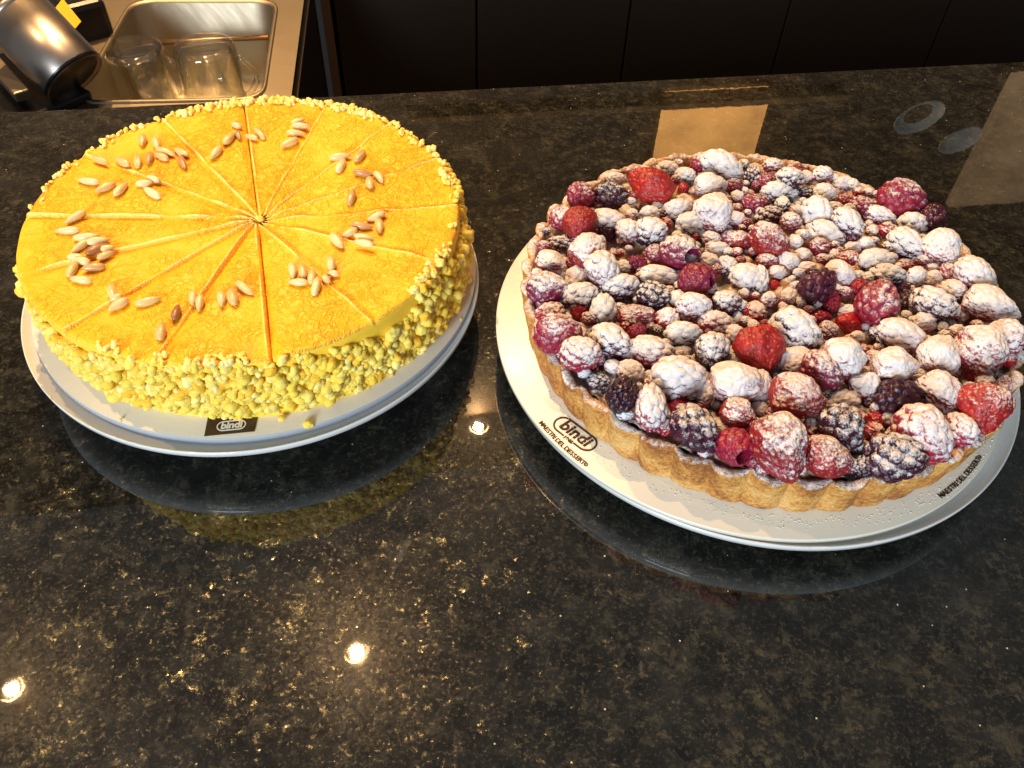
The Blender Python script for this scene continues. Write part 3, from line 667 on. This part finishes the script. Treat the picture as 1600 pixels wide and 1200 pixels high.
# ------------------------------------------------------------------ tart
ZC = .0612                      # height of the crust rim
tart = empty('berry_tart', (CB[0], CB[1], ZBB), 'round fluted shortcrust tart piled with sugar-dusted berries', 'tart')
nA = 1056; NF = 46
th = np.arange(nA)*2*math.pi/nA
rowsr = [(.1500, ZBB+.0002), (.1538, ZBB+.0002), (.1550, ZBB+.0012)] + [(.1553+.0038*f, ZBB+.0012+(ZC-ZBB-.0030)*f) for f in np.linspace(.06, 1, 16)] + [(.1596, ZC-.0008), (.1588, ZC), (.1572, ZC+.0004), (.1552, ZC+.0001), (.1538, ZC-.0012), (.1530, ZC-.005), (.152, ZC-.012)]
rows = []
for j, (r, z) in enumerate(rowsr):
    f = min(1, max(0, (z-ZBB)/(ZC-ZBB))); out = 1 if j < 21 else .55 if j < 23 else .15
    ph = th*NF/2+.25*f
    fl = (np.abs(np.sin(ph))**.7-.6)*.0052*out*(.55+.45*f if j > 1 else .5)
    nz = np.array([noise.noise(Vector((math.cos(a)*14, math.sin(a)*14, z*60)))*.0010+noise.noise(Vector((math.cos(a)*70, math.sin(a)*70, z*400)))*.0004 for a in th])
    R_ = r+fl+nz
    ztop = np.array([noise.noise(Vector((math.cos(a)*11, math.sin(a)*11, 9)))*.0036+noise.noise(Vector((math.cos(a)*45, math.sin(a)*45, 4)))*.0014 for a in th])*max(0, (f-.5)*2)
    rows.append(np.c_[CB[0]+R_*np.cos(th), CB[1]+R_*np.sin(th), z+ztop])
G = np.array(rows)
cr = child('crust', mesh_np('crust', G.reshape(-1, 3), grid_faces(len(rowsr), nA, True)), CRUST, tart); cr['powder'] = .52
# cream filling surface
ZF = .0565
s = np.linspace(.002, .1535, 150); rows = []
for r in s:
    rows.append([(CB[0]+r*math.cos(a), CB[1]+r*math.sin(a), ZF-.002+.0075*math.sqrt(max(0, 1-(noise.voronoi(Vector((r*math.cos(a)*105, r*math.sin(a)*105, 2)))[0][0]/.62)**2)) ) for a in th[::2]])
FILL = mat_berry('cream_filling', (.50, .30, .13), (.50, .30, .13), (.16, .02, .025), .4)
G = np.array(rows); fo = child('filling', mesh_np('filling', G.reshape(-1, 3), grid_faces(len(s), len(th[::2]), True)), FILL, tart); fo['powder'] = .50; fo['tint'] = .3

# berry meshes ----------------------------------------------------
def fib(n, sd=0):
    i = np.arange(n)+.5; ph = np.arccos(1-2*i/n); t = math.pi*(1+5**.5)*i+sd
    return np.stack([np.sin(ph)*np.cos(t), np.sin(ph)*np.sin(t), np.cos(ph)], -1)[:, [2, 0, 1]]
IC6 = ico(6)
def drupe_mesh(name, mat, sd, n=46, long=1.12, soft=0.0, hollow=False, squash=.9):
    V, F = IC6; rnd = np.random.RandomState(sd)
    D = fib(n, sd*1.3)+rnd.normal(0, .05, (n, 3)); D /= np.linalg.norm(D, axis=1)[:, None]
    rad = math.sqrt(4/n)*rnd.uniform(.92, 1.15, n)
    c = V@D.T; ang_ = np.arccos(np.clip(c, -1, 1))
    hgt = np.sqrt(np.clip(rad[None]**2-(ang_)**2, 0, None))
    h = hgt.max(1)
    R = .80+h*.62
    if soft:
        nn = np.array([noise.noise(Vector(v)*3.1+Vector((sd, 0, 0)))+.5*noise.noise(Vector(v)*8) for v in V])
        sm = .80+.62*rad.mean()*.78
        R = np.maximum(R*(1-soft)+sm*soft, sm*(.90+.05*soft)+.03*nn)+.035*nn
    X = V*R[:, None]
    X[:, 0] *= long; taper = 1-.16*X[:, 0]; X[:, 1] *= taper; X[:, 2] *= taper*squash
    if hollow:
        m = V[:, 0] > .0
        rr_ = np.hypot(V[:, 1], V[:, 2]); m = (V[:, 0] > 0) & (rr_ < .55)
        dep = np.clip((.55-rr_)/.18, 0, 1); dep = dep*dep*(3-2*dep)
        X[m, 0] -= dep[m]*1.25*long
        X[:, 0] = np.minimum(X[:, 0], .85*long)
    X /= np.abs(X).max()
    me = mesh_np(name, X, F); me.materials.append(mat); return me
def straw_mesh(sd):
    V, F = IC6; rnd = np.random.RandomState(sd+50); n = 130
    D = fib(n, sd)+rnd.normal(0, .03, (n, 3)); D /= np.linalg.norm(D, axis=1)[:, None]
    ang_ = np.arccos(np.clip((V@D.T), -1, 1)).min(1)
    x = V[:, 0]
    prof = np.clip(1.0-.42*np.clip(x, 0, 1)**1.3-.10*np.clip(-x, 0, 1)**3, .1, 1)
    nn = np.array([noise.noise(Vector(v)*1.7+Vector((sd*3, 0, 0))) + .3*noise.noise(Vector(v)*5) for v in V])
    n2 = np.array([noise.noise(Vector(v)*9+Vector((sd, 0, 0))) for v in V]); R = 1+.15*nn+.03*n2-.05*np.exp(-(ang_/.06)**2)+.02*np.exp(-(ang_/.022)**2)
    X = V*R[:, None]; X[:, 0] *= 1.12; X[:, 1] *= prof; X[:, 2] *= prof*.9
    X[:, 0] = np.where(X[:, 0] < -.88, -.88+(X[:, 0]+.88)*.25, X[:, 0])
    X /= np.abs(X).max(); me = mesh_np('strawberry', X, F); me.materials.append(STRAW)
    me.attributes.new('tone', 'FLOAT', 'POINT').data.foreach_set('value', np.exp(-(ang_/.030)**2).astype(np.float32)); return me
def lump_mesh(sd):
    V, F = ico(5); o = []
    for v in V:
        d = Vector(v); r = 1+.18*noise.noise(d*1.6+Vector((sd*9, 1, 0)))+.12*noise.noise(d*4+Vector((0, sd, 0)))+.04*noise.noise(d*11)
        o.append(d*r)
    X = np.array(o); X[:, 2] *= .9; X /= np.abs(X).max(); me = mesh_np('redcurrant', X, F); me.materials.append(CURR); return me
SM = [straw_mesh(i) for i in range(6)]
RM = [drupe_mesh('raspberry', RASP, i, 62, 1.1) for i in range(3)]; RS = [drupe_mesh('raspberry', RASP, i+10, 56, 1.05, .38) for i in range(4)]
HM = [drupe_mesh('raspberry', RASP, i+20, 60, .95, .3, True) for i in range(2)]
BM_ = [drupe_mesh('blackberry', BLACK, i+30, 40, 1.12) for i in range(4)]; BS = [drupe_mesh('blackberry', BLACK, i+40, 38, 1.1, .30) for i in range(5)]
CM = [lump_mesh(i) for i in range(5)]
K1 = (780, 220, 3.81); K2 = (1180, 220, 3.81); K3 = (780, 500, 3.81); K4 = (1180, 500, 3.81)
PW = {'n': 0.0, 'l': .22, 'm': .46, 'h': .56, 'w': .73, 'x': .90}
B = []
def add(K, rows):
    for r in rows:
        x, y, W, H, ty, pw = r[:6]; an_ = r[6] if len(r) > 6 else None; lm = r[7] if len(r) > 7 else None
        B.append([K[0]+x/K[2], K[1]+y/K[2], W/K[2], H/K[2], ty, pw, an_, lm])
add(K1, [(490, 325, 150, 150, 'R', 'm'), (670, 330, 195, 150, 'B', 'm', 0, 'the half-dusted blackberry at back left'), (910, 270, 300, 195, 'S', 'n', 160, 'the big bare dark strawberry'), (1095, 290, 75, 85, 'C', 'n'), (1190, 130, 95, 105, 'R', 'h'), (1325, 150, 240, 150, 'B', 'x', -15), (1255, 265, 190, 145, 'S', 'x'),
 (1390, 275, 105, 110, 'R', 'm'), (1000, 165, 130, 85, 'B', 'x'), (1105, 205, 125, 100, 'B', 'x'), (700, 225, 110, 65, 'R', 'x'), (370, 460, 130, 150, 'R', 'h'), (485, 485, 210, 170, 'S', 'l', 20), (435, 560, 90, 85, 'B', 'h'), (650, 470, 185, 140, 'B', 'x'), (640, 555, 115, 105, 'B', 'l'),
 (765, 535, 150, 145, 'R', 'x'), (790, 440, 75, 75, 'C', 'w'), (900, 440, 125, 95, 'B', 'x'), (1060, 410, 195, 130, 'B', 'x', 15), (1270, 430, 230, 205, 'S', 'x', -50, 'the white wedge-shaped strawberry at the back'), (1410, 465, 115, 90, 'C', 'x'), (1522, 370, 150, 90, 'R', 'm'), (1510, 205, 100, 120, 'B', 'h'),
 (905, 540, 190, 170, 'B', 'w'), (1145, 500, 185, 150, 'B', 'x'), (1265, 585, 110, 85, 'R', 'w'), (1385, 590, 130, 110, 'R', 'h'), (1475, 612, 90, 95, 'C', 'h'), (530, 650, 245, 190, 'S', 'w', 30), (620, 770, 235, 210, 'R', 'x', -40), (310, 730, 215, 160, 'S', 'w', -20), (920, 680, 130, 125, 'R', 'h'),
 (1080, 665, 245, 185, 'H', 'h', -40, 'the hollow raspberry at left centre'), (820, 735, 115, 100, 'R', 'l'), (460, 815, 145, 110, 'C', 'x'), (290, 880, 230, 170, 'R', 'h'), (945, 810, 235, 125, 'B', 'x', -5), (1180, 820, 210, 175, 'H', 'l', -20, 'the torn bright red raspberry'), (1245, 890, 110, 120, 'C', 'w'), (1360, 745, 120, 110, 'B', 'w'),
 (1300, 650, 170, 85, 'C', 'x'), (1245, 715, 130, 95, 'C', 'x'), (1485, 810, 205, 150, 'B', 'x'), (1355, 965, 185, 150, 'B', 'w'), (480, 925, 210, 160, 'B', 'w', 10), (715, 870, 220, 145, 'B', 'w', 10), (920, 920, 200, 170, 'B', 'h'), (1060, 945, 100, 120, 'C', 'x'), (1155, 990, 195, 165, 'R', 'x'), (472, 1010, 112, 95, 'C', 'n'),
 (305, 1030, 165, 160, 'R', 'h'), (622, 1005, 165, 180, 'B', 'x'), (822, 1045, 235, 140, 'S', 'h', 0), (1000, 1058, 132, 130, 'C', 'w'), (1290, 1095, 215, 150, 'R', 'w'), (1525, 1015, 140, 125, 'C', 'h'), (1420, 1060, 85, 80, 'C', 'x'), (360, 615, 150, 80, 'B', 'h'), (1420, 330, 90, 60, 'C', 'x')])
add(K3, [(350, 80, 270, 185, 'R', 'h'), (665, 120, 235, 185, 'B', 'w', -20), (820, 80, 120, 115, 'R', 'l'), (1098, 82, 205, 145, 'B', 'x'), (485, 200, 245, 205, 'R', 'w'), (905, 190, 285, 175, 'R', 'w', -5), (1270, 180, 215, 205, 'B', 'w'), (1068, 345, 300, 250, 'R', 'x', 0, 'the large round white berry near the front'),
 (1410, 370, 310, 225, 'S', 'x', 0), (785, 310, 155, 140, 'R', 'w'), (590, 370, 150, 115, 'B', 'h'), (735, 440, 215, 220, 'B', 'l', 60, 'the dark blackberry at the left front edge'), (905, 520, 190, 265, 'R', 'w', 100), (1070, 520, 125, 110, 'C', 'n'), (1170, 650, 315, 285, 'B', 'h', -30, 'the big speckled blackberry at the front edge'),
 (1420, 560, 240, 190, 'S', 'h', -20), (1410, 760, 255, 210, 'H', 'l', -60), (1225, 430, 110, 170, 'C', 'x'), (985, 640, 100, 120, 'C', 'h'), (1090, 190, 100, 80, 'C', 'x')])
add(K4, [(25, 165, 305, 295, 'S', 'l', -60, 'the bright red strawberry'), (240, 75, 305, 240, 'B', 'w', -20), (255, 245, 260, 150, 'S', 'x'), (400, 310, 260, 235, 'R', 'h', -30), (525, 225, 285, 250, 'S', 'x'), (830, 275, 275, 220, 'S', 'x'), (885, 95, 275, 175, 'R', 'x', -10), (655, 390, 185, 155, 'C', 'x'),
 (1100, 215, 250, 270, 'S', 'x', 70), (1340, 190, 300, 350, 'S', 'w', -65, 'the tall white-topped strawberry at the right edge'), (1480, 100, 205, 205, 'R', 'w'), (245, 455, 335, 270, 'S', 'h', -10, 'the white-capped strawberry near the front middle'), (870, 465, 285, 225, 'B', 'l', 0, 'the dark blackberry at the right front'), (1090, 430, 275, 255, 'S', 'w', -40),
 (1360, 515, 265, 300, 'S', 'm', -75, 'the striped red strawberry at lower right'), (520, 480, 200, 115, 'C', 'x'), (515, 650, 295, 265, 'B', 'h', -60), (145, 750, 330, 400, 'S', 'h', -60, 'the long sugared strawberry at the front edge'), (430, 815, 300, 240, 'S', 'h', -10), (840, 815, 365, 240, 'B', 'h', 0, 'the long blackberry at the right front edge'),
 (1000, 680, 350, 250, 'R', 'w', -35), (1220, 650, 195, 185, 'R', 'w'), (640, 870, 110, 125, 'B', 'h'), (25, 400, 150, 200, 'R', 'x'), (735, 590, 130, 90, 'C', 'n'), (1465, 400, 95, 150, 'R', 'h'), (610, 100, 95, 75, 'C', 'x'), (-20, 640, 140, 120, 'C', 'h'), (330, 640, 100, 110, 'C', 'h')])
add(K2, [(110, 150, 125, 90, 'R', 'w'), (75, 245, 115, 95, 'R', 'm'), (205, 230, 165, 145, 'B', 'w'), (405, 200, 120, 95, 'R', 'x'), (300, 210, 90, 65, 'C', 'x'), (130, 300, 170, 110, 'B', 'x'), (90, 340, 75, 75, 'C', 'n'), (30, 365, 110, 90, 'R', 'm'), (160, 378, 95, 100, 'B', 'w'), (415, 310, 125, 105, 'R', 'x'), (300, 312, 85, 80, 'B', 'm'),
 (520, 265, 140, 80, 'C', 'x'), (875, 350, 275, 185, 'R', 'm', -5, 'the large red raspberry at back right'), (1055, 455, 160, 175, 'B', 'l'), (935, 505, 185, 150, 'B', 'x'), (640, 390, 150, 120, 'R', 'm'), (540, 350, 92, 75, 'R', 'm'), (470, 400, 100, 75, 'R', 'w'), (370, 430, 195, 145, 'B', 'x', -30), (245, 422, 92, 72, 'C', 'w'), (215, 482, 125, 110, 'R', 'w'),
 (90, 450, 165, 120, 'B', 'h', 10), (555, 485, 205, 150, 'B', 'x', -30), (555, 412, 90, 72, 'C', 'w'), (740, 450, 190, 105, 'R', 'x', -15), (790, 530, 112, 100, 'C', 'h'), (695, 540, 82, 82, 'C', 'w'), (425, 555, 200, 125, 'B', 'x', -15), (383, 628, 130, 115, 'C', 'h'), (900, 610, 225, 150, 'B', 'x', -25), (1110, 640, 235, 220, 'S', 'x', -40),
 (655, 620, 110, 82, 'C', 'x'), (580, 642, 110, 82, 'C', 'x'), (545, 702, 132, 95, 'C', 'h'), (725, 710, 212, 125, 'B', 'x', 0), (405, 702, 92, 72, 'C', 'w'), (280, 680, 110, 85, 'C', 'x'), (70, 722, 130, 92, 'R', 'h'), (195, 712, 130, 98, 'C', 'x'), (305, 752, 120, 62, 'C', 'x'), (510, 790, 215, 150, 'S', 'x', -20), (370, 865, 242, 212, 'B', 'l', 30, 'the bare dark blackberry at the tart centre'),
 (785, 800, 205, 125, 'B', 'w'), (730, 965, 250, 262, 'R', 'm', 80, 'the purple unripe blackberry right of centre'), (620, 872, 100, 110, 'C', 'l'), (885, 880, 85, 85, 'B', 'n'), (960, 805, 122, 120, 'C', 'x'), (1060, 825, 125, 100, 'C', 'x'), (1150, 790, 122, 115, 'R', 'h'), (1310, 800, 235, 175, 'R', 'x', -20), (1060, 975, 255, 190, 'B', 'w', -10), (1180, 890, 160, 120, 'R', 'x'),
 (1400, 980, 315, 190, 'S', 'x', -20), (1230, 1040, 95, 65, 'C', 'x'), (895, 950, 95, 125, 'B', 'l'), (900, 732, 110, 72, 'C', 'h'), (80, 950, 110, 105, 'C', 'w'), (30, 1020, 85, 100, 'R', 'h'), (130, 782, 120, 82, 'C', 'x'), (110, 870, 85, 70, 'C', 'n'), (455, 960, 105, 130, 'R', 'l'), (400, 1050, 105, 75, 'C', 'n'), (20, 830, 95, 170, 'B', 'w'), (240, 600, 92, 90, 'C', 'x'), (560, 1020, 130, 85, 'C', 'x'),
 (565, 1090, 185, 105, 'C', 'n'), (995, 1085, 145, 120, 'C', 'x'), (-95, 590, 140, 90, 'S', 'h'), (85, 595, 265, 195, 'S', 'h', -25, 'the pink sugared strawberry behind the centre'), (280, 560, 90, 70, 'C', 'x'), (330, 480, 70, 60, 'C', 'x'), (440, 1130, 130, 90, 'R', 'h')])
main_n = len(B)
# small fruit filling the gaps, down in the pile
import itertools
def inside(px, py, z=.062, m=.1525):
    p = at(px, py, z)[:2]-CB; return np.hypot(*p) < m
tries = 0; extra = []
while len(extra) < 265 and tries < 200000:
    tries += 1
    px = random.uniform(840, 1590); py = random.uniform(252, 740)
    if not inside(px, py): continue
    sz = random.uniform(12, 24)*(.8+.4*(py-250)/500)
    ok = True
    for b in B+extra:
        d = math.hypot(px-b[0], (py-b[1]))
        if d < (math.sqrt(b[2]*b[3])*.355+sz*.33): ok = False; break
    if ok: extra.append([px, py, sz*random.uniform(1, 1.25), sz, random.choice('CCCRRB'), random.choice('xxwwhhm'), None, None])
B += extra
recs = []
for i, (px, py, W, H, ty, pw, an_, lm) in enumerate(B):
    sm_ = i >= main_n
    zz = ZF+.004
    dpt = depth(at(px, py, .065)); k = dpt/FPX
    Ls, Ss = max(W, H)*k/2, min(W, H)*k/2
    zz = ZF+.0015+Ss*.80+(.0035 if Ss > .009 else 0)
    if sm_: zz = ZF+Ss*.6+.0035+random.random()*.002
    if not sm_: zz += random.uniform(-.0015, .0035)
    p = at(px, py, zz)
    rad = np.hypot(*(p[:2]-CB))
    if rad > .150: zz = max(zz, ZC+Ss*.45); p = at(px, py, zz)
    if an_ is None: an_ = 0 if W >= H*1.08 else 90 if H > W*1.08 else random.uniform(0, 180)
    if ty == 'S': me = random.choice(SM); nm = 'strawberry'
    elif ty == 'R': me = random.choice(RM if pw in 'nlm' else RS); nm = 'raspberry'
    elif ty == 'H': me = random.choice(HM); nm = 'raspberry'
    elif ty == 'B': me = random.choice(BM_ if pw in 'nlmh' else BS); nm = 'blackberry'
    else: me = random.choice(CM); nm = 'redcurrant'
    o = new_obj(nm, me); o.location = Vector(p)
    a = math.radians(an_); hx = math.cos(a); hy = -math.sin(a)
    A = at(px-hx*10, py-hy*10, zz); Bp = at(px+hx*10, py+hy*10, zz); d = Bp-A
    tilt = abs(math.sin(a))*.55 if ty != 'H' else 0
    o.rotation_euler = (random.uniform(-.5, .5) if ty in 'HS' else random.uniform(-3.1, 3.1), tilt*(1 if hy > 0 else -1)+(random.uniform(-.15, .15) if ty != 'H' else -.35), math.atan2(d[1], d[0]))
    g = 1.13; Ss = Ss*.72+Ls*.28
    o.scale = (Ls*g*random.uniform(.93, 1.05), Ss*g*random.uniform(.95, 1.12), Ss*g*random.uniform(.9, 1.08))
    o['powder'] = max(PW[pw], .10 if ty == 'S' else 0)*random.uniform(.94, 1.06); o['tint'] = random.random()
    recs.append([o, nm, pw, px, py, max(W, H), lm])
LMK = [(r[6], r[3], r[4]) for r in recs if r[6]]
pwd = {'n': 'bare red', 'l': 'lightly dusted', 'm': 'half dusted', 'h': 'sugar-speckled', 'w': 'white-dusted', 'x': 'thickly white-coated'}
cls = {}
for r in recs:
    o, nm, pw, px, py, sz, lm = r
    w_ = pwd[pw] if not (nm == 'blackberry' and pw == 'n') else 'bare black'
    if lm:
        l = lm[4:]; tag(o, f'{l} on the berry tart', nm, 'berries on the tart'); continue
    L_ = min(LMK, key=lambda q: math.hypot(px-q[1], py-q[2])); dx = px-L_[1]; dy = py-L_[2]
    dr = ('right of' if dx > 0 else 'left of') if abs(dx) > abs(dy) else ('in front of' if dy > 0 else 'behind')
    cls.setdefault((w_, nm, dr, L_[0]), []).append((math.hypot(dx, dy), o))
for (w_, nm, dr, ln), L_ in cls.items():
    L_.sort(key=lambda t: t[0])
    for i, (_, o) in enumerate(L_):
        pre = '' if len(L_) == 1 else ('nearest ' if i == 0 else ORD[i+1]+' nearest ')
        ln = ln.replace(' at the left front edge', ' at left front').replace(' at the right front edge', ' at right front').replace(' at the right edge', ' at right').replace('near the front middle', 'at front middle')
        tag(o, f'{pre}{w_} {nm} {dr} {ln}', nm, 'berries on the tart')
print('berries', len(B), 'nuts', len(nuts))

# ------------------------------------------------------------------ render
S.render.engine = 'CYCLES'
S.cycles.use_denoising = True
S.cycles.max_bounces = 8; S.cycles.transmission_bounces = 8
S.cycles.sample_clamp_indirect = 6
